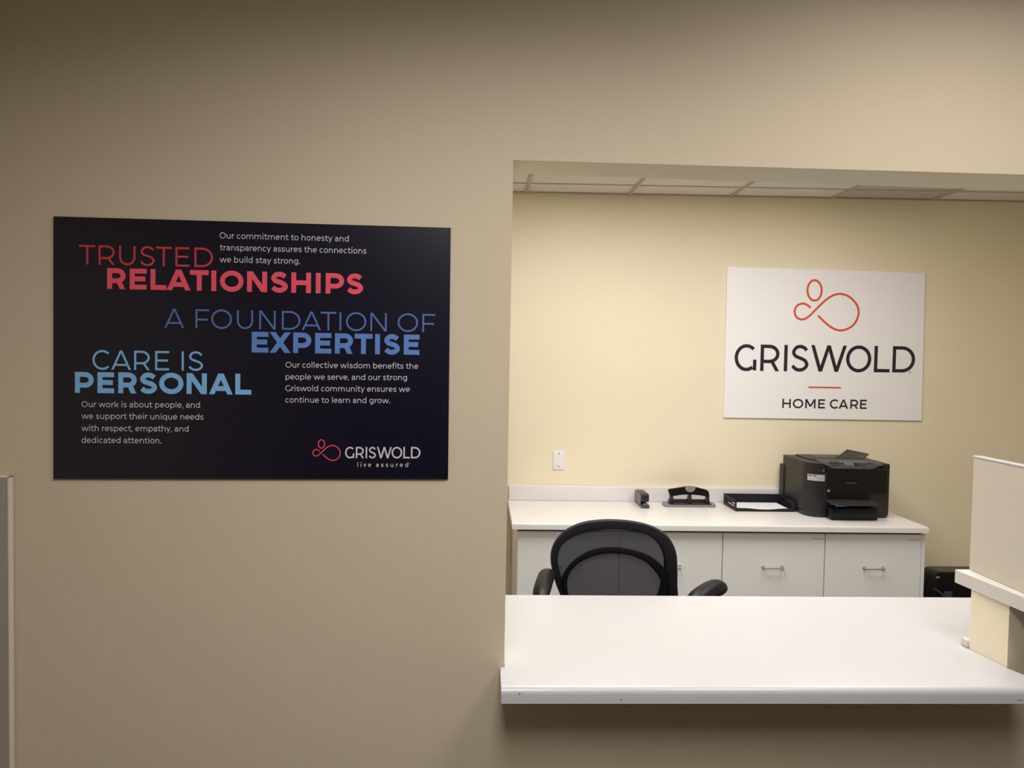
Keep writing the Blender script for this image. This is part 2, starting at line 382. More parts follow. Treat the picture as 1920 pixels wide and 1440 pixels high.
PERSONAL = [('P', -0.9461, -0.903, 1.5163, 0.0488), ('E', -0.8946, -0.8564, 1.5166, 0.0488), ('R', -0.847, -0.8042, 1.5169, 0.0488), ('S', -0.7986, -0.7572, 1.5171, 0.0488), ('O', -0.7531, -0.697, 1.5174, 0.0489), ('N', -0.6898, -0.6431, 1.5177, 0.0489), ('A', -0.638, -0.5832, 1.518, 0.0489), ('L', -0.5773, -0.5399, 1.5183, 0.0489)]
SMALLNAME = [('G', -0.3197, -0.2981, 1.3712, 0.0269), ('R', -0.2943, -0.2754, 1.3715, 0.0269), ('I', -0.271, -0.2678, 1.3717, 0.0269), ('S', -0.2643, -0.2466, 1.3718, 0.0269), ('W', -0.2447, -0.2096, 1.3721, 0.027), ('O', -0.21, -0.1851, 1.3725, 0.027), ('L', -0.1822, -0.1667, 1.3728, 0.027), ('D', -0.1641, -0.1418, 1.373, 0.027)]
BIGNAME = [('G', 1.5119, 1.6449, 1.5578, 0.1582), ('R', 1.6687, 1.7855, 1.5587, 0.1583), ('I', 1.8129, 1.8324, 1.5593, 0.1583), ('S', 1.8541, 1.964, 1.5599, 0.1584), ('W', 1.9756, 2.1932, 1.561, 0.1586), ('O', 2.1911, 2.346, 1.5621, 0.1587), ('L', 2.3636, 2.4606, 1.563, 0.1588), ('D', 2.4767, 2.6156, 1.5639, 0.1589)]
HOMECARE = [('H', 1.8104, 1.8618, 1.3385, 0.0555), ('O', 1.8741, 1.9386, 1.3387, 0.0556), ('M', 1.9502, 2.0133, 1.339, 0.0556), ('E', 2.0293, 2.0714, 1.3393, 0.0556), ('C', 2.1005, 2.155, 1.3395, 0.0557), ('A', 2.155, 2.2147, 1.3397, 0.0557), ('R', 2.2264, 2.2752, 1.34, 0.0557), ('E', 2.2862, 2.3277, 1.3402, 0.0558)]
PARAS =[
  ('Our commitment to honesty and', -0.6149, 1.8822, -0.3163, 1.8819, 0.0136),
  ('transparency assures the connections', -0.6143, 1.8546, -0.2747, 1.8544, 0.0136),
  ('we build stay strong.', -0.6145, 1.8267, -0.4290, 1.8271, 0.0136),
  ('Our collective wisdom benefits the', -0.4607, 1.5838, -0.1499, 1.5859, 0.0133),
  ('people we serve, and our strong', -0.4605, 1.5556, -0.1760, 1.5586, 0.0133),
  ('Griswold community ensures we', -0.4608, 1.5284, -0.1690, 1.5310, 0.0133),
  ('continue to learn and grow.', -0.4606, 1.5013, -0.2152, 1.5034, 0.0133),
  ('Our work is about people, and', -0.9310, 1.4831, -0.6589, 1.4857, 0.0135),
  ('we support their unique needs', -0.9310, 1.4557, -0.6506, 1.4577, 0.0135),
  ('with respect, empathy, and', -0.9311, 1.4272, -0.6850, 1.4293, 0.0135),
  ('dedicated attention.', -0.9311, 1.3992, -0.7478, 1.4006, 0.0135),
  ('live assured', -0.2899, 1.3509, -0.1705, 1.3521, 0.0104),
]
BIGMARK= [(1.9645, 1.9424), (1.9409, 1.9596), (1.9133, 1.9661), (1.8812, 1.9527), (1.8672, 1.917), (1.8835, 1.8819), (1.9149, 1.8712), (1.9413, 1.881), (1.9659, 1.9013), (1.9938, 1.9302), (2.0218, 1.9591), (2.0498, 1.9859), (2.0815, 2.01), (2.1136, 2.0248), (2.1467, 2.0291), (2.1861, 2.0193), (2.2233, 1.9931), (2.2484, 1.9603), (2.2584, 1.9229), (2.2511, 1.8822), (2.2285, 1.8448), (2.193, 1.8207), (2.1542, 1.8107), (2.117, 1.817), (2.0838, 1.8349), (2.0466, 1.8639), (2.0108, 1.8973)]
BIGELL= [(2.0282, 2.0478), (2.027, 2.0596), (2.0242, 2.0709), (2.0198, 2.0814), (2.0141, 2.0905), (2.0073, 2.0979), (1.9996, 2.1033), (1.9914, 2.1066), (1.9829, 2.1076), (1.9745, 2.1062), (1.9665, 2.1026), (1.9592, 2.0968), (1.9529, 2.0891), (1.9479, 2.0798), (1.9442, 2.0692), (1.9421, 2.0578), (1.9417, 2.0459), (1.9429, 2.0341), (1.9457, 2.0227), (1.9501, 2.0123), (1.9557, 2.0032), (1.9626, 1.9958), (1.9702, 1.9903), (1.9785, 1.987), (1.9869, 1.986), (1.9953, 1.9874), (2.0034, 1.991), (2.0107, 1.9968), (2.017, 2.0045), (2.022, 2.0138), (2.0257, 2.0244), (2.0278, 2.0359)]
SMMARK= [(-0.3791, 1.3871), (-0.383, 1.39), (-0.3875, 1.3911), (-0.3928, 1.3889), (-0.3953, 1.3831), (-0.3927, 1.3773), (-0.3876, 1.3755), (-0.3832, 1.3771), (-0.3791, 1.3804), (-0.3743, 1.3851), (-0.3696, 1.3898), (-0.3649, 1.3942), (-0.3596, 1.398), (-0.3542, 1.4004), (-0.3487, 1.4011), (-0.3423, 1.3994), (-0.3363, 1.3951), (-0.3323, 1.3897), (-0.3308, 1.3836), (-0.3322, 1.377), (-0.336, 1.3709), (-0.342, 1.367), (-0.3484, 1.3654), (-0.3545, 1.3664), (-0.3599, 1.3694), (-0.3659, 1.3742), (-0.3717, 1.3797)]
SMELL= [(-0.3682, 1.4043), (-0.3683, 1.4062), (-0.3688, 1.4081), (-0.3694, 1.4098), (-0.3704, 1.4113), (-0.3714, 1.4125), (-0.3727, 1.4134), (-0.374, 1.414), (-0.3754, 1.4142), (-0.3768, 1.414), (-0.3782, 1.4134), (-0.3794, 1.4124), (-0.3805, 1.4112), (-0.3813, 1.4097), (-0.382, 1.4079), (-0.3824, 1.4061), (-0.3825, 1.4041), (-0.3823, 1.4022), (-0.3819, 1.4003), (-0.3812, 1.3986), (-0.3803, 1.3971), (-0.3792, 1.3959), (-0.378, 1.395), (-0.3766, 1.3944), (-0.3752, 1.3942), (-0.3739, 1.3945), (-0.3725, 1.395), (-0.3713, 1.396), (-0.3702, 1.3972), (-0.3693, 1.3988), (-0.3687, 1.4005), (-0.3683, 1.4024)]
CH_OUT = [(0.3795, 0.4328), (0.3485, 0.5517), (0.3196, 0.6742), (0.2976, 0.7605), (0.2785, 0.8084), (0.2633, 0.8611), (0.2564, 0.9016), (0.2597, 0.938), (0.2791, 0.9746), (0.3187, 1.0074), (0.3747, 1.0281), (0.4392, 1.036), (0.4918, 1.0374), (0.5608, 1.0332), (0.622, 1.0204), (0.6673, 0.9964), (0.6927, 0.962), (0.7059, 0.9214), (0.7096, 0.8602), (0.7108, 0.8112), (0.7151, 0.758), (0.7123, 0.676), (0.695, 0.5527), (0.6653, 0.4331)]
CH_IN = [(0.4113, 0.4657), (0.385, 0.5518), (0.3459, 0.6743), (0.3241, 0.7476), (0.309, 0.7964), (0.296, 0.841), (0.285, 0.8856), (0.2863, 0.918), (0.2978, 0.9465), (0.3316, 0.9711), (0.3837, 0.9897), (0.4401, 0.9976), (0.4926, 1.0001), (0.5454, 0.9981), (0.5861, 0.9916), (0.6168, 0.9817), (0.646, 0.9535), (0.6612, 0.917), (0.6643, 0.8762), (0.6659, 0.8109), (0.6655, 0.7496), (0.6592, 0.6758), (0.6418, 0.5525), (0.6194, 0.4661)]
CA_OUT = [(0.3333, 0.6947), (0.3159, 0.7557), (0.3007, 0.8085), (0.2981, 0.8329), (0.3097, 0.8573), (0.3294, 0.8818), (0.3612, 0.9064), (0.4092, 0.9291), (0.4738, 0.9398), (0.5428, 0.9343), (0.6042, 0.9185), (0.6455, 0.8924), (0.6708, 0.86), (0.68, 0.8192), (0.6775, 0.7578), (0.675, 0.6964)]
CA_IN = [(0.3576, 0.6948), (0.33, 0.7558), (0.3203, 0.7964), (0.3204, 0.829), (0.33, 0.8534), (0.3497, 0.8759), (0.3817, 0.8944), (0.4339, 0.9111), (0.4905, 0.9156), (0.5475, 0.91), (0.5967, 0.892), (0.63, 0.8637), (0.6499, 0.8312), (0.646, 0.7944), (0.6346, 0.7576), (0.626, 0.6961)]

# ------------------------------------------------------------------ dimensions (metres)
D = 1.8375      # face of the waiting room wall
DB = 1.970      # its office side
BW = 4.5636     # back wall of the office
XL, XR = -1.42, 3.62
YF = -4.6
ZH = 2.0838; ZC = 0.868
XO = 0.067      # left edge of the opening
XP = 1.318      # low wall on the right

# ------------------------------------------------------------------ the setting
struct('floor', B(XL - .1, XR + .1, YF - .1, BW + .1, -0.05, 0.0), M_CARPET)

def faces_by_y(o, ysplit, ia=0, ib=1):
    for p in o.data.polygons:
        p.material_index = ib if (p.center.y > ysplit or abs(p.normal.y) < 0.5) else ia
bm = bmesh.new()
box(bm, XL, XO, D, DB, 0, 2.75)                       # left of the opening
prism(bm, [(XO, D), (XR, D), (XR, 2.03), (1.433, 2.008), (XO, DB)], ZH, 2.75)   # header
prism(bm, [(XO, D), (1.3185, D), (1.3025, 1.962), (1.3025, DB), (XO, DB)], 0, ZC - 0.0365)                # under the counter
prism(bm, [(1.3185, D), (XR, D), (XR, 1.962), (1.3025, 1.962)], 0, 1.0288)           # low wall right of the counter
w = struct('wall_front', bm, [M_TAUPE, M_CREAM])
for p in w.data.polygons:
    c = p.center
    p.material_index = 0 if (p.normal.y < -0.5) else 1
w['label'] = 'taupe waiting room wall with the reception opening'

struct('wall_back', B(XL - .1, XR + .1, BW, BW + .1, 0, 2.75), M_CREAM)
bm = bmesh.new(); box(bm, XL - .1, XL, YF, D - 0.0, 0, 2.75); struct('wall_left', bm, M_TAUPE)
bm = bmesh.new(); box(bm, XL - .1, XL, D + .001, BW, 0, 2.75); struct('wall_office_left', bm, M_CREAM)
struct('wall_right', B(XR, XR + .1, YF, BW, 0, 2.75), M_CREAM)
struct('wall_rear', B(XL - .1, XR + .1, YF - .1, YF, 0, 2.75), M_TAUPE)
struct('baseboard_back', B(2.37, XR, BW - 0.012, BW, 0, 0.1, 0.003), M_GAP)
struct('baseboard_front', B(-1.08, XR, D - 0.012, D, 0, 0.1, 0.003), M_GAP)

# ceiling of the office: a suspended grid, slightly out of level
TIL = 0.008
ceil_e = bpy.data.objects.new('ceiling', None)
bm = bmesh.new(); box(bm, XL, XR, DB + .001, BW, 2.70, 2.75)
ceiling = struct('ceiling', bm, M_TILE)
def cz(x): return CEIL + TIL * (x - 1.7)
GX = [0.247 + 0.6075 * k for k in range(-2, 6)]; GY = [4.32 - 0.61 * k for k in range(0, 4)]
xs = [XL] + [g for g in GX if XL + .05 < g < XR] + [XR]; ys = [DB + 0.06] + GY[::-1] + [BW]
def skew(bm):
    for v in bm.verts: v.co.z += TIL * (v.co.x - 1.7)
tile_cache = {}
for i in range(len(xs) - 1):
    for j in range(len(ys) - 1):
        if ys[j + 1] - ys[j] < .03: continue
        x0, x1, y0, y1 = xs[i], xs[i + 1], ys[j], ys[j + 1]
        if any(abs((x0 + x1) / 2 - q[0]) < .3 and abs((y0 + y1) / 2 - q[1]) < .6 for q in TROFFERS): continue      # a light sits here
        m = M_TILE2 if (abs((x0 + x1) / 2 - 2.37) < .2 and y1 > 4.4 or abs((x0 + x1) / 2 - 2.37) < .2 and y1 > 4.3) else M_TILE
        bm = bmesh.new(); box(bm, x0 + .004, x1 - .004, y0 + .004, y1 - .004, CEIL + 0.004, CEIL + 0.018); skew(bm)
        t = link('ceiling_tile', bm, m, ceiling)
        if m is M_TILE2: t['label'] = 'grey vent tile'
for g in xs[1:-1]:
    bm = bmesh.new(); box(bm, g - .012, g + .012, ys[0], BW - .001, CEIL - 0.002, CEIL + 0.012); box(bm, g - .0045, g + .0045, ys[0], BW - .001, CEIL - 0.006, CEIL - 0.002); skew(bm); link('grid_bar', bm, M_GRID, ceiling)
for g in GY:
    bm = bmesh.new(); box(bm, XL, XR, g - .006, g + .006, CEIL - 0.001, CEIL + 0.010); skew(bm); link('grid_bar', bm, M_GRID, ceiling)
bm = bmesh.new(); box(bm, XL, XR, BW - .020, BW - .001, CEIL - 0.003, CEIL + 0.001); skew(bm); link('wall_angle', bm, M_GRID, ceiling)
struct('ceiling_front', B(XL, XR, YF, D, CEIL, CEIL + .05), M_TILE)

for i, (x, y, sx, sy, p_, sp_) in enumerate(TROFFERS):
    t = thing('ceiling_light', ['square recessed ceiling light close above the waiting room wall', 'long recessed ceiling light in the middle of the waiting room', 'long recessed ceiling light over the office chair behind the counter', 'long recessed ceiling light over the right side of the office'][i], 'ceiling light', (x, y, CEIL - 0.004))
    bm = bmesh.new()
    zf = CEIL - 0.008
    for a in ((x - sx / 2 - .02, x + sx / 2 + .02, y - sy / 2 - .02, y - sy / 2), (x - sx / 2 - .02, x + sx / 2 + .02, y + sy / 2, y + sy / 2 + .02),
              (x - sx / 2 - .02, x - sx / 2, y - sy / 2, y + sy / 2), (x + sx / 2, x + sx / 2 + .02, y - sy / 2, y + sy / 2)):
        box(bm, *a, zf - .012, zf + .006)
    link('frame', bm, M_PLATE, t)
    link('diffuser', B(x - sx / 2, x + sx / 2, y - sy / 2, y + sy / 2, zf - .004, zf + .002), M_DIFF, t)

# ------------------------------------------------------------------ reception counter
t = thing('reception_counter', 'white laminate reception counter filling the bottom of the wall opening', 'counter', (0.7, 1.9, ZC - 0.036))
poly = [(.057, 1.717), (1.356, 1.717), (1.3170, D - .002), (1.3010, 1.9635), (1.9, 1.9635), (1.9, 2.398), (-.4, 2.398), (-.4, 1.9725), (.0685, 1.9725), (.0685, D - .002), (.057, D - .002)]
bm = prism(bmesh.new(), poly, ZC - 0.036, ZC, bevel=0.016, seg=7, flt=lambda e: all(abs(v.co.z - ZC) < 1e-4 for v in e.verts) and (all(abs(v.co.y - 1.717) < 1e-4 for v in e.verts)))
link('top', bm, M_LAM_DIM, t, smooth=True)
for cx_, cz_, r in ((.0985, .8548, .0016), (.1035, .8553, .001), (.3314, .8414, .0016), (1.2647, .8405, .0016), (1.2585, .8408, .0009), (1.2705, .841, .0009)):
    link('chip', cyl(bmesh.new(), (cx_, 1.7172, cz_), r, -0.0006, 'y', 7), M_GAP, t)['label'] = 'tiny dark chip in the counter edge'
for x in (-.2, .5, 1.15):
    bm = prism(bmesh.new(), [(1.9735, .58), (1.9735, ZC - .037), (2.33, ZC - .037), (2.33, .80), (2.0, .58)], x - .012, x + .012, 'x')
    link('support_bracket', bm, M_LAM2, t)

# ledge and the screen panel standing on it
t = thing('ledge', 'white ledge capping the low wall right of the counter', 'ledge', (2.0, 1.86, 1.0288))
bm = prism(bmesh.new(), round_poly([(1.313, 1.745), (2.70, 1.745), (2.70, 2.024), (1.2925, 2.024)], [.004, .004, .01, .007]), 1.0290, 1.0628, bevel=.004, seg=3)
link('ledge_board', bm, M_LEDGE, t, smooth=True)
t = thing('screen_panel', 'upright cream-white screen panel standing on the white ledge at right', 'partition panel', (1.345, 1.87, 1.063))
link('board', B(1.334, 1.354, 1.755, 2.0225, 1.0630, 1.3690, .002), M_PANEL, t)
link('top_cap', B(1.3325, 1.3555, 1.7535, 2.024, 1.3690, 1.3745, .0015), M_LAM_DIM, t)
bm = B(1.2975, 1.330, 1.9645, 1.992, ZC + .0002, ZC + .022, .003)
o = link('trim_block', bm, M_LEDGE, smooth=True); o['label'] = 'small pale grey block lying on the counter against the low wall end'; o['category'] = 'block'

# grey panel at the far left, standing against the wall
t = thing('laminate_panel', 'flat grey laminate panel standing against the wall at the left edge', 'panel', (-1.2, 1.83, 0))
link('board', B(-1.40, -1.0955, 1.8215, 1.8335, 0.0, 1.3155, .001), M_GREYLAM, t)
bm = bmesh.new(); box(bm, -1.0955, -1.0885, 1.8205, 1.8345, 0.0, 1.3215, .002); box(bm, -1.40, -1.0885, 1.8205, 1.8345, 1.3155, 1.3215, .002)
link('edge_trim', bm, M_EDGE, t)

# ------------------------------------------------------------------ poster
YQ = [(-.9942, 1.9238), (-.0781, 1.9201), (-.0754, 1.3239), (-.9962, 1.3137)]
t = thing('poster_board', 'dark navy poster board with red and blue slogans on the taupe wall', 'poster', (-0.535, D, 1.6))
bm = prism(bmesh.new(), YQ, D - .006, D - .0004, 'y', bevel=.0006, seg=1)
link('board', bm, M_BOARD, t)
YP = D - .0064
heading('red_thin_lettering', TRUSTED, .105, YP, M_RED2, t)
heading('red_bold_lettering', RELATIONSHIPS, .235, YP, M_RED, t)
for q in (FOUNDATION[:1], FOUNDATION[1:11], FOUNDATION[11:]): heading('blue_thin_lettering', q, .095, YP, M_BLUE2, t)
heading('blue_bold_lettering', EXPERTISE, .24, YP, M_BLUE, t)
for q in (CAREIS[:4], CAREIS[4:]): heading('sky_thin_lettering', q, .108, YP, M_SKY, t)
heading('sky_bold_lettering', PERSONAL, .235, YP, M_SKY, t)
heading('white_name_lettering', SMALLNAME, .13, YP, M_WHITEINK, t)
for a, b_ in ((0, 3), (3, 7), (7, 11)):
    bm = bmesh.new()
    for q in PARAS[a:b_]: para(bm, *q, .105, YP)
    flat('paragraph_lettering', bm, M_WHITEINK, t)
for q in ((PARAS[11][0][:4], -.2899, 1.3509, -.2582, 1.3513, .0104), (PARAS[11][0][5:], -.2461, 1.3514, -.1705, 1.3521, .0104)):
    bm = bmesh.new(); para(bm, *q, .13, YP, track=.42); flat('tagline_lettering', bm, M_WHITEINK, t)
bm = bmesh.new()
ribbon(bm, [(-.1685, 1.3602), (-.1655, 1.3602)], .0006, YP)
flat('registered_mark', bm, M_WHITEINK, t)
bm = bmesh.new(); ribbon(bm, [tuple(v) for v in catmull(SMMARK, 4)], .0023, YP); ribbon(bm, SMELL, .0023, YP, True)
flat('looped_figure_mark', bm, M_RED, t)

# ------------------------------------------------------------------ white sign on the back wall
SQ = [(1.4534, 2.1745), (2.6590, 2.1667), (2.6702, 1.2740), (1.4565, 1.2752)]
t = thing('wall_sign', 'white sign with an orange looped figure above the printer on the back wall', 'sign', (2.06, BW, 1.72))
bm = prism(bmesh.new(), SQ, BW - .012, BW - .0004, 'y', bevel=.001, seg=1); link('board', bm, M_SIGN, t)
YS = BW - .0126
heading('name_lettering', BIGNAME, .13, YS, M_INK, t)
for q in (HOMECARE[:4], HOMECARE[4:]): heading('caption_lettering', q, .175, YS, M_INK, t)
bm = bmesh.new(); ribbon(bm, [(1.9653, 1.4656), (2.1652, 1.4662)], .0095, YS); flat('divider_bar', bm, M_ORANGE, t)
bm = bmesh.new(); ribbon(bm, [tuple(v) for v in catmull(BIGMARK, 4)], .0125, YS); ribbon(bm, BIGELL, .0125, YS, True); flat('looped_figure_mark', bm, M_ORANGE, t)
bm = bmesh.new(); ribbon(bm, arc(2.586, 1.5665, .005, .005, 0, 360, 10)[:-1], .0025, YS, True); flat('registered_mark', bm, M_INK, t)

# blank wall plate
t = thing('wall_plate', 'blank white wall plate with two screws on the office back wall', 'wall plate', (.47, BW, 1.006))
link('plate', B(.436, .504, BW - .007, BW - .0003, .948, 1.064, .003), M_PLATE, t, smooth=True)
for z in (.968, 1.044): link('screw', cyl(bmesh.new(), (.470, BW - .0068, z), .0042, -.0018, 'y', 12), M_MGREY, t)

# ------------------------------------------------------------------ back counter and its cabinets
ZB = .7644
t = thing('worktop', 'long white worktop with a low backsplash against the office back wall', 'worktop', (1.27, 4.24, ZB - .033))
bm = prism(bmesh.new(), [(.1705, 3.9175), (2.360, 3.9175), (2.360, BW - .001), (.1705, BW - .001)], ZB - .033, ZB, bevel=.010, seg=5,
           flt=lambda e: all(abs(v.co.z - ZB) < 1e-4 for v in e.verts) and (all(abs(v.co.y - 3.9175) < 1e-4 for v in e.verts) or all(abs(v.co.x - 2.36) < 1e-4 for v in e.verts)))
link('top', bm, M_LAM_LIT, t, smooth=True)
link('backsplash', B(.1745, 2.34, BW - .0225, BW - .0008, ZB + .0003, .8535, .004, 3), M_LAM_LIT, t, smooth=True)

CX = [.2000, .7350, 1.2785, 1.8240, 2.3620]
NM = ['leftmost white cabinet under the worktop, behind the office chair', 'white cabinet under the worktop, half behind the office chair', 'white cabinet under the worktop, below the black paper tray', 'rightmost white cabinet under the worktop, below the printer']
hx = [.4826 + .0, 1.003, 1.5460, 2.0870]
for i in range(4):
    a, b_ = CX[i], CX[i + 1]
    t = thing('cabinet', NM[i], 'cabinet', ((a + b_) / 2, 4.2, 0), 'white cabinets under the worktop')
    link('body', B(a + .0005, b_ - .0005, 3.970, BW - .014, .09, ZB - .0335), M_LAM2, t)
    link('toe_kick', B(a + .0005, b_ - .0005, 4.02, 4.035, 0, .0895), M_GAP, t)
    if i == 3: link('side_panel', B(b_ - .0175, b_ + .0005, 3.9515, 3.9695, .0895, .7185), M_LAM2, t)
    r_edge = b_ - (.0195 if i == 3 else .0025)
    link('gap_shade', B(a + .001, r_edge, 3.960, 3.9695, .7175, ZB - .0335), M_GAP, t)  # dark strip painting in the shade of the gap below the worktop
    for k, (z0, z1, hz) in enumerate(((.362, .7165, .538), (.095, .358, .228))):
        d = link('drawer', B(a + .0025, r_edge, 3.9515, 3.9695, z0, z1, .0015), M_LAM2, t)
        hb = bmesh.new(); x = hx[i]
        tube(hb, [(x - .050, 3.9505, hz), (x - .050, 3.925, hz), (x - .046, 3.921, hz), (x + .046, 3.921, hz), (x + .050, 3.925, hz), (x + .050, 3.9505, hz)], .0042, 8)
        cyl(hb, (x - .050, 3.9512, hz), .009, -.004, 'y', 12); cyl(hb, (x + .050, 3.9512, hz), .009, -.004, 'y', 12)
        link('handle', hb, M_CHROME, d, smooth=True)['label'] = 'thin chrome bar handle'
        if k == 0 and i >= 2:
            lx = (1.7840, 2.3050)[i - 2]
            link('label_strip', B(lx - .031, lx + .031, 3.9495, 3.9513, .6870, .6925), M_STRIP, d)['label'] = 'small grey strip near the top corner'

# ------------------------------------------------------------------ things on the worktop
# stapler seen end on
t = thing('stapler', 'black stapler seen end on, left of the hole punch', 'stapler', (.95, 4.44, ZB))
bm = prism(bmesh.new(), [(4.335, ZB + .0005), (4.534, ZB + .0005), (4.534, ZB + .020), (4.36, ZB + .020), (4.335, ZB + .014)], .9280, .9740, 'x', bevel=.004, seg=2)
link('base', bm, M_DGREY, t, smooth=True)
bm = prism(bmesh.new(), [(4.350, ZB + .034), (4.338, ZB + .042), (4.338, ZB + .076), (4.352, ZB + .082), (4.50, ZB + .080), (4.533, ZB + .060), (4.533, ZB + .0205), (4.46, ZB + .0205), (4.38, ZB + .030)], .9270, .9700, 'x', bevel=.004, seg=2)
link('arm', bm, M_BLACK, t, smooth=True)
link('lit_side', B(.9248, .9268, 4.36, 4.53, ZB + .012, ZB + .074, .0008), M_STAP, t)  # paler sheet, its colour stands for light falling on the left side
link('anvil', B(.935, .965, 4.345, 4.365, ZB + .0205, ZB + .0235, .0008), M_CHROME, t)

# three hole punch
t = thing('hole_punch', 'black three-hole punch with a grey base on the white worktop', 'hole punch', (1.22, 4.43, ZB))
bm = prism(bmesh.new(), round_poly([(1.0745, 4.382), (1.3690, 4.382), (1.3830, 4.430), (1.3830, 4.500), (1.0830, 4.500), (1.0745, 4.450)], .010, 4), ZB + .0005, ZB + .0125, bevel=.003, seg=2)
link('base', bm, M_MGREY, t, smooth=True)
link('base_pad', B(1.105, 1.350, 4.395, 4.455, ZB + .0127, ZB + .019, .002), M_BLACK, t)
link('paper_guide', B(1.110, 1.345, 4.456, 4.462, ZB + .0127, ZB + .034, .001), M_STAP, t)
top = resample([(1.1000, .853), (1.107, .8615), (1.150, .869), (1.200, .8775), (1.2260, .8800), (1.250, .8785), (1.290, .869), (1.327, .8605), (1.338, .850)], 25)
bot = resample([(1.112, .822), (1.130, .8240), (1.165, .830), (1.200, .8330), (1.2265, .8335), (1.255, .8325), (1.290, .829), (1.325, .8215), (1.341, .820)], 25)
bm = bmesh.new(); rows = []
for k in range(25):
    yo = 0.0
    rows.append([bm.verts.new((top[k].x, 4.418, top[k].y)), bm.verts.new((bot[k].x, 4.410, bot[k].y)), bm.verts.new((bot[k].x, 4.446, bot[k].y)), bm.verts.new((top[k].x, 4.440, top[k].y))])
for a, b_ in zip(rows, rows[1:]):
    for k in range(4): bm.faces.new((a[k], a[(k + 1) % 4], b_[(k + 1) % 4], b_[k]))
bm.faces.new(rows[0]); bm.faces.new(rows[-1])
link('lever', bm, M_BLACKG, t, smooth=True)
tab = [(1.196, .8775), (1.2260, .8812), (1.256, .8775)] + [(1.226 + .029 * math.cos(a), .8700 - .0225 * math.sin(a)) for a in [PI * k / 10 for k in range(0, 11)]]
link('thumb_pad', prism(bmesh.new(), tab, 4.4075, 4.4155, 'y', bevel=.001, seg=1), M_MGREY, t, smooth=True)
for x, dx in ((1.120, -.006), (1.2265, 0), (1.332, .008)):
    bm = prism(bmesh.new(), [(x - .013, ZB + .0195), (x + .013, ZB + .0195), (x + .009, ZB + .030), (x + .0075, .824 if dx else .842), (x - .0075, .824 if dx else .842), (x - .009, ZB + .030)], 4.412, 4.440, 'y', bevel=.002, seg=1)
    link('punch_post', bm, M_BLACK, t, smooth=True)

# paper tray
t = thing('paper_tray', 'black letter tray holding white paper, left of the printer', 'tray', (1.63, 4.39, ZB))
x0, x1, y0, y1 = 1.452, 1.792, 4.277, 4.500
link('floor', B(x0, x1, y0, y1, ZB + .0005, ZB + .006, .001), M_BLACK, t)
link('back_wall', B(x0, x1, y1 - .005, y1, ZB + .0062, .8275, .0015), M_NAVY, t)
lip = [(x0 + .006, ZB + .0062), (x1 - .006, ZB + .0062), (x1 - .006, ZB + .020)] + [(x1 - .05 - (x1 - x0 - .1) * k / 12, ZB + .019 - .008 * math.sin(PI * k / 12) ** 2) for k in range(13)] + [(x0 + .006, ZB + .020)]
link('front_lip', prism(bmesh.new(), lip, y0, y0 + .004, 'y'), M_BLACK, t)
for s, x in ((-1, x0), (1, x1 - .005)):
    bm = bmesh.new()
    box(bm, x, x + .005, y0, y0 + .022, ZB + .0062, .818, .001); box(bm, x, x + .005, y1 - .03, y1 - .0052, ZB + .0062, .826, .001)
    box(bm, x, x + .005, y0 + .022, y1 - .03, ZB + .0062, ZB + .022); box(bm, x, x + .005, y0 + .022, y1 - .03, ZB + .030, ZB + .036)
    box(bm, x, x + .005, y0 + .022, y1 - .03, ZB + .044, .824)
    link('side_wall', bm, M_NAVY, t)
pp = thing('paper_stack', 'stack of white paper lying in the black letter tray', 'paper', (1.63, 4.39, ZB + .0065))
for k in range(4):
    bm = B(1.470 + .0015 * (k % 2), 1.768 - .001 * k, 4.286, 4.488 - .001 * k, ZB + .0066 + k * .0018, ZB + .0066 + k * .0018 + .0016)
    link('sheet', bm, M_PAPER, pp)

# printer
t = thing('printer', 'black office printer with a white sticker on the white worktop', 'printer', (2.03, 4.31, ZB))
PX0, PX1, PY0, PY1 = 1.802, 2.2555, 4.127, 4.500
foot = round_poly([(PX0, PY0), (PX1, PY0), (PX1, PY1), (PX0, PY1)], [.085, .008, .012, .012], 10)
bm = bmesh.new(); n = len(foot); rings = []
cxp, cyp = (PX0 + PX1) / 2, (PY0 + PY1) / 2
for z, s, dy in ((ZB + .004, .97, .004), (ZB + .018, .995, .001), (ZB + .03, 1.0, 0), (1.0415, 1.0, 0), (1.042, .997, 0)):
    rings.append([bm.verts.new((cxp + (x - cxp) * s, cyp + (y - cyp) * s + dy * 0, z)) for x, y in foot])
for a, b_ in zip(rings, rings[1:]):
    for k in range(n): bm.faces.new((a[k], a[(k + 1) % n], b_[(k + 1) % n], b_[k]))
bm.faces.new(rings[0][::-1]); bm.faces.new(rings[-1])
link('housing', bm, M_PRN, t, smooth=True)
for x in (1.90, 2.20):
    for y in (4.19, 4.45): link('foot', cyl(bmesh.new(), (x, y, ZB + .0003), .012, .0045, 'z', 12), M_BLACK, t)
link('rear_cover', B(1.795, 1.86, 4.465, 4.528, ZB + .03, 1.008, .006, 3), M_PRN, t, smooth=True)
cov = round_poly([(PX0, PY0), (1.8885, PY0), (1.8885, 4.158), (2.216, 4.158), (2.216, PY0), (PX1, PY0), (PX1, PY1), (PX0, PY1)], [.0845, 0, 0, 0, 0, .008, .012, .012], 10)
bm = prism(bmesh.new(), cov, 1.0425, 1.0635, bevel=.006, seg=3, flt=lambda e: all(v.co.z > 1.063 for v in e.verts) and not all(v.co.y < 4.159 and 1.888 < v.co.x < 2.217 for v in e.verts))
link('top_cover', bm, M_PRN, t, smooth=True)
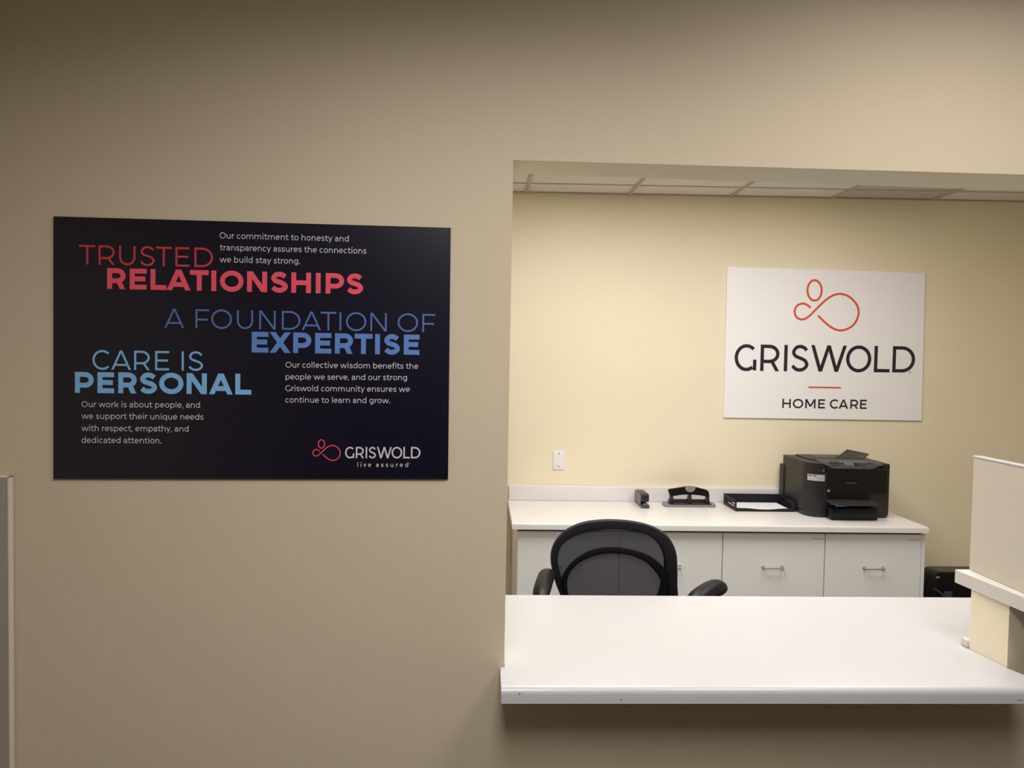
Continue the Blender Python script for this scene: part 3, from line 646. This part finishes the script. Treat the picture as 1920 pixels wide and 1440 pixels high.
# sloping control panel at the front of the top
def slab(bm, pts_top, th):
    v1 = [bm.verts.new(p) for p in pts_top]; v0 = [bm.verts.new((p[0], p[1], p[2] - th)) for p in pts_top]; n = len(pts_top)
    bm.faces.new(v1); bm.faces.new(v0[::-1])
    for i in range(n): bm.faces.new((v0[i], v0[(i + 1) % n], v1[(i + 1) % n], v1[i]))
    return bm
# front lip of the panel: bows down between x 1.90 and 2.20
bm = bmesh.new(); rw = []
for k in range(31):
    x = 1.889 + (2.2155 - 1.889) * k / 30
    u = min(1, max(0, (x - 1.892) / .05)); v = min(1, max(0, (2.205 - x) / .06)); s = (u * u * (3 - 2 * u)) * (v * v * (3 - 2 * v))
    zf = 1.0590 - .017 * s; yf_ = 4.1262 - .008 * s
    rw.append([bm.verts.new(q) for q in ((x, 4.262, 1.0700), (x, 4.160, 1.0655 - .004 * s), (x, yf_ + .003, zf), (x, yf_, zf - .004), (x, yf_ + .004, zf - .009), (x, 4.160, 1.045), (x, 4.262, 1.055))])
for a, b_ in zip(rw, rw[1:]):
    m_ = len(a)
    for k in range(m_): bm.faces.new((a[k], a[(k + 1) % m_], b_[(k + 1) % m_], b_[k]))
bm.faces.new(rw[0]); bm.faces.new(rw[-1])
cp = link('control_panel', bm, M_DGREY, t, smooth=True)
mat('dull copper', (104, 76, 70), .5)
def on_panel(x, y): # height of the panel's upper face
    if y > 4.16: return 1.0615 + (y - 4.16) / .102 * .0085
    return 1.0615 - (4.16 - y) / .040 * .0195
def pad(name, xa, xb, ya, yb, m, lab=None):
    bm = slab(bmesh.new(), [(xa, ya, on_panel(0, ya) + .0062), (xb, ya, on_panel(0, ya) + .0062), (xb, yb, on_panel(0, yb) + .0062), (xa, yb, on_panel(0, yb) + .0062)], .0065)
    o = link(name, bm, m, cp)
    if lab: o['label'] = lab
pad('screen', 2.006, 2.060, 4.135, 4.159, M_SCREEN, 'small grey screen')
pad('screen_hood', 1.985, 2.066, 4.166, 4.172, M_MGREY)
pad('button', 2.064, 2.072, 4.136, 4.158, M_BLACKG)
for x in (1.938, 1.956, 1.974): 
    for y in (4.137, 4.150, 4.168): pad('button', x, x + .011, y, y + .006, M_MGREY if (x + y) * 1000 % 2 > 1 else M_DGREY)
for x in (2.080, 2.098, 2.116):
    for y in (4.137, 4.150, 4.168, 4.184): pad('button', x, x + .011, y, y + .006, M_DGREY if y < 4.16 else M_MGREY)
for x in (2.135, 2.152): pad('button', x, x + .009, 4.160, 4.168, MATS['dull copper'] if x > 2.15 else M_MGREY)
# document feeder lid and raised input flap
bm = bmesh.new(); prism(bm, round_poly([(1.868, 4.275), (2.225, 4.275), (2.225, 4.485), (1.868, 4.485)], .015, 4), 1.0636, 1.0700, bevel=.003, seg=2)
link('feeder_lid', bm, M_PRN2, t, smooth=True)
link('feeder_slot', B(1.94, 2.06, 4.350, 4.470, 1.0702, 1.0712, .0004), M_BLACKG, t)
bm = slab(bmesh.new(), [(2.030, 4.300, 1.0735), (2.195, 4.300, 1.0735), (2.275, 4.400, 1.087), (2.142, 4.400, 1.112)], .004)
link('feeder_flap', bm, M_PRN2, t)
# front details
link('front_plate', prism(bmesh.new(), round_poly([(1.905, .905), (2.235, .905), (2.235, 1.030), (1.905, 1.030)], .006, 3), 4.1215, 4.1268, 'y', bevel=.001, seg=1), M_BLACKG, t, smooth=True)
link('output_slot', B(1.905, 2.150, 4.1255, 4.1268, .872, .902), M_GAP if False else M_BLACKG, t)
bm = bmesh.new(); prism(bm, round_poly([(1.912, 4.00), (2.115, 4.00), (2.150, 4.05), (2.150, 4.1265), (1.900, 4.1265), (1.885, 4.03)], .008, 3), .8560, .8640, bevel=.002, seg=1)
ot = link('output_tray', bm, M_PRN2, t, smooth=True)
bm = bmesh.new(); prism(bm, [(1.894, .8520), (1.962, .8535), (1.962, .8545), (1.894, .8570)], 3.9965, 4.0000, 'y'); link('light_bar', bm, M_BLUELED, ot)['label'] = 'glowing blue light bar'
bm = bmesh.new(); prism(bm, round_poly([(1.90, ZB + .0015), (2.16, ZB + .0015), (2.16, .830), (1.90, .830)], .012, 4), 4.062, 4.128, 'y', bevel=.004, seg=2)
link('paper_cassette', bm, M_BLACKG, t, smooth=True)
# the white sticker follows the rounded corner
def strip_on_corner(xa, xb, z0, z1, off):
    """upright strip wrapped on the front and the rounded left corner, between two distances along the outline"""
    cc = (PX0 + .085, PY0 + .085); R_ = .085 + off; bm = bmesh.new(); cols = []
    for k in range(11):
        s = xa + (xb - xa) * k / 10     # x position measured along the front; below cc.x it turns round the corner
        if s >= cc[0]: p = (s, PY0 - off)
        else:
            a = (cc[0] - s) / .085; p = (cc[0] - R_ * math.sin(a), cc[1] - R_ * math.cos(a))
        cols.append([bm.verts.new((p[0], p[1], z0)), bm.verts.new((p[0], p[1], z1))])
    for a, b_ in zip(cols, cols[1:]): bm.faces.new((a[0], b_[0], b_[1], a[1]))
    bmesh.ops.solidify(bm, geom=bm.faces[:], thickness=-.0004)
    return bm
st = link('sticker', strip_on_corner(1.7970, 1.8900, .9660, 1.0010, .0009), M_PLATE, t); st['label'] = 'white sticker with coloured dots'
for k, (c, xa) in enumerate(((M_RED, 1.803), (M_ORANGE, 1.812), (mat('yellow ink', (246, 208, 60), .5), 1.821), (mat('green ink', (110, 180, 150), .5), 1.830), (M_BLUE, 1.839))):
    link('colour_dot', strip_on_corner(xa, xa + .008, .9900, .9985, .0016), c, st)
bm = bmesh.new(); link('sticker_print', strip_on_corner(1.846, 1.880, .9800, .9815, .0015), M_MGREY, st)
link('badge', strip_on_corner(1.876, 1.902, 1.0200, 1.0310, .0025), M_MGREY, t)
for k in range(5): link('logo_letter', B(2.008 + k * .0125, 2.0175 + k * .0125, 4.1205, 4.1214, .9565, .9615), mat('dull copper', (104, 76, 70), .5), t)
link('power_button', cyl(bmesh.new(), (1.911, 4.1215, .9150), .0075, -.003, 'y', 16), M_MGREY, t)
link('indicator', cyl(bmesh.new(), (2.205, 4.1215, 1.0200), .003, -.001, 'y', 10), M_DGREY, t)

# ------------------------------------------------------------------ black machine on the floor right of the cabinets
t = thing('office_machine', 'black round-cornered machine standing low right of the white cabinets', 'machine', (2.66, 4.24, 0))
bm = prism(bmesh.new(), round_poly([(2.468, .012), (2.90, .012), (2.90, .490), (2.468, .490)], [.02, .02, .05, .05], 7), 4.05, 4.165, 'y', bevel=.008, seg=3)
link('front_housing', bm, M_BLACKG, t, smooth=True)
bm = prism(bmesh.new(), round_poly([(2.480, .012), (2.88, .012), (2.88, .400), (2.480, .400)], [.02, .02, .04, .04], 5), 4.1655, 4.46, 'y', bevel=.006, seg=2)
link('rear_housing', bm, M_BLACK, t, smooth=True)
link('lid_catch', B(2.485, 2.505, 4.042, 4.0495, .458, .466, .001), M_CHROME, t)
link('front_window', prism(bmesh.new(), round_poly([(2.535, .345), (2.58, .345), (2.58, .385), (2.535, .385)], .005, 3), 4.0445, 4.0495, 'y'), M_DGREY, t)
bm = bmesh.new(); tube(bm, [(2.474, 4.044, .400), (2.500, 4.043, .385), (2.53, 4.043, .362), (2.60, 4.043, .325), (2.70, 4.043, .28)], .006, 8)
link('front_bar', bm, M_DGREY, t, smooth=True)
for x in (2.53, 2.83):
    for y in (4.12, 4.40): link('foot', cyl(bmesh.new(), (x, y, 0.0005), .018, .0112, 'z', 12), M_BLACK, t)

# ------------------------------------------------------------------ office chair
t = thing('office_chair', 'black mesh-back office chair with padded arms behind the reception counter', 'chair', (.48, 2.56, 0))
XC = .463
def bend(x): return -0.05 * ((x - XC) / .22) ** 2
def band(outer, inner, y, th, n=130):
    o_, i_ = resample([tuple(v) for v in catmull(outer, 5)], n), resample([tuple(v) for v in catmull(inner, 5)], n)
    bm = bmesh.new(); rows = []
    for a, b_ in zip(o_, i_):
        m1 = a.lerp(b_, .12); m2 = a.lerp(b_, .88)
        rows.append([bm.verts.new((q.x, y + bend(q.x) + d, q.y)) for q, d in ((a, th * .5), (m1, 0.08 * th), (m1.lerp(m2, .5), 0), (m2, 0.08 * th), (b_, th * .5), (m2, th), (m1, th))])
    m_ = 7
    for a, b_ in zip(rows, rows[1:]):
        for k in range(m_): bm.faces.new((a[k], a[(k + 1) % m_], b_[(k + 1) % m_], b_[k]))
    bm.faces.new(rows[0]); bm.faces.new(rows[-1])
    return bm
back = link('back_frame', band(CH_OUT, CH_IN, 2.735, .032), M_NAVY, t, smooth=True)
link('lumbar_arch', band(CA_OUT, CA_IN, 2.722, .024), M_CHAIRB, t, smooth=True)
# the woven mesh stretched in the frame
mid = [((a + c).x / 2, (a + c).y / 2) for a, c in zip(resample(CH_OUT, 60), resample(CH_IN, 60))]
zs = [p_[1] for p_ in mid]; zt = max(zs); zb = min(zs) + .01
def span(z):
    xs_ = []
    for a, c in zip(mid, mid[1:]):
        if (a[1] - z) * (c[1] - z) <= 0 and a[1] != c[1]: xs_.append(a[0] + (c[0] - a[0]) * (z - a[1]) / (c[1] - a[1]))
    return (min(xs_), max(xs_)) if len(xs_) > 1 else None
bm = bmesh.new(); rows = []
for k in range(28):
    z = zb + (zt - .004 - zb) * k / 27; s = span(z)
    if s: rows.append([bm.verts.new((s[0] + (s[1] - s[0]) * j / 14, 2.750 + bend(s[0] + (s[1] - s[0]) * j / 14), z)) for j in range(15)])
for a, b_ in zip(rows, rows[1:]):
    for j in range(14): bm.faces.new((a[j], a[j + 1], b_[j + 1], b_[j]))
link('mesh', bm, M_MESH, back, smooth=True)
bm = bmesh.new(); tube(bm, [(.41, 2.760, .715), (.44, 2.758, .735), (.485, 2.757, .744), (.53, 2.758, .738), (.56, 2.760, .715)], .016, 10)
link('lumbar_bar', bm, M_CHAIRB, t, smooth=True)
seat = round_poly([(.235, 2.30), (.715, 2.30), (.70, 2.735), (.25, 2.735)], .09, 7)
bm = bmesh.new(); n = len(seat); rings = []
for z, s in ((.505, .93), (.515, .985), (.545, 1.0), (.568, .98), (.580, .90), (.584, .6)):
    rings.append([bm.verts.new((.475 + (x - .475) * s, 2.52 + (y - 2.52) * s, z)) for x, y in seat])
for a, b_ in zip(rings, rings[1:]):
    for k in range(n): bm.faces.new((a[k], a[(k + 1) % n], b_[(k + 1) % n], b_[k]))
bm.faces.new(rings[0][::-1]); bm.faces.new(rings[-1]); link('seat', bm, M_FAB, t, smooth=True)
bm = bmesh.new(); tube(bm, [(.475, 2.60, .49), (.475, 2.76, .47), (.475, 2.80, .50), (.475, 2.80, .62), (.475, 2.775, .72)], .024, 10); link('back_spine', bm, M_BLACK, t, smooth=True)
link('tilt_box', B(.375, .575, 2.42, 2.64, .455, .504, .01), M_BLACK, t, smooth=True)
bm = cyl(bmesh.new(), (.475, 2.53, .26), .014, .195, 'z', 16); link('gas_column', bm, M_CHROME, t, smooth=True)
bm = cyl(bmesh.new(), (.475, 2.53, .085), .028, .18, 'z', 16); link('column_sleeve', bm, M_BLACK, t, smooth=True)
for k in range(5):
    a = math.radians(90 + 72 * k); dx, dy = math.cos(a), math.sin(a)
    bm = bmesh.new(); tube(bm, [(.475 + dx * .02, 2.53 + dy * .02, .105), (.475 + dx * .15, 2.53 + dy * .15, .095), (.475 + dx * .27, 2.53 + dy * .27, .072)], [.028, .022, .016], 8)
    lg = link('leg', bm, M_BLACK, t, smooth=True)
    cxx, cyy = .475 + dx * .27, 2.53 + dy * .27
    bm = bmesh.new(); cyl(bm, (cxx - .020, cyy, .0275), .027, .014, 'x', 16); cyl(bm, (cxx + .006, cyy, .0275), .027, .014, 'x', 16); cyl(bm, (cxx, cyy, .03), .008, .035, 'z', 8)
    link('caster', bm, M_BLACK, lg, smooth=True)
def arm(px, py, ang, pz, ln, tilt=0.0, hw=.036, post=None, th=.019):
    """padded arm rest: a rounded pad on an upright that runs down to the seat"""
    bm = bmesh.new(); d = Vector((math.sin(ang), math.cos(ang), 0)); pts = []; ra = []; rb = []
    for k in range(13):
        u = -1 + k / 6; e = math.sqrt(max(0, 1 - abs(u) ** 5))
        pts.append(Vector((px, py, pz)) + d * (ln / 2) * u + Vector((0, 0, -.022 * abs(u) ** 3 + tilt * u))); ra.append(max(.006, hw * e)); rb.append(max(.005, th * e))
    tube(bm, pts, ra, 16, ry=rb)
    ap = link('arm_pad', bm, M_CHAIRB, t, smooth=True)
    x2, y2 = post
    bm = bmesh.new(); tube(bm, [(px, py, pz - .012), (px + (x2 - px) * .3, py, pz - .10), (x2, y2, .60), (x2, y2, .50), (.475 + (x2 - .475) * .5, y2, .485)], [.022, .020, .020, .018, .015], 10)
    link('arm_post', bm, M_BLACK, t, smooth=True)
arm(.226, 2.575, math.radians(10), .861, .35, hw=.030, post=(.215, 2.56))
arm(.768, 2.525, math.radians(44), .841, .23, tilt=.010, hw=.036, th=.029, post=(.745, 2.56))
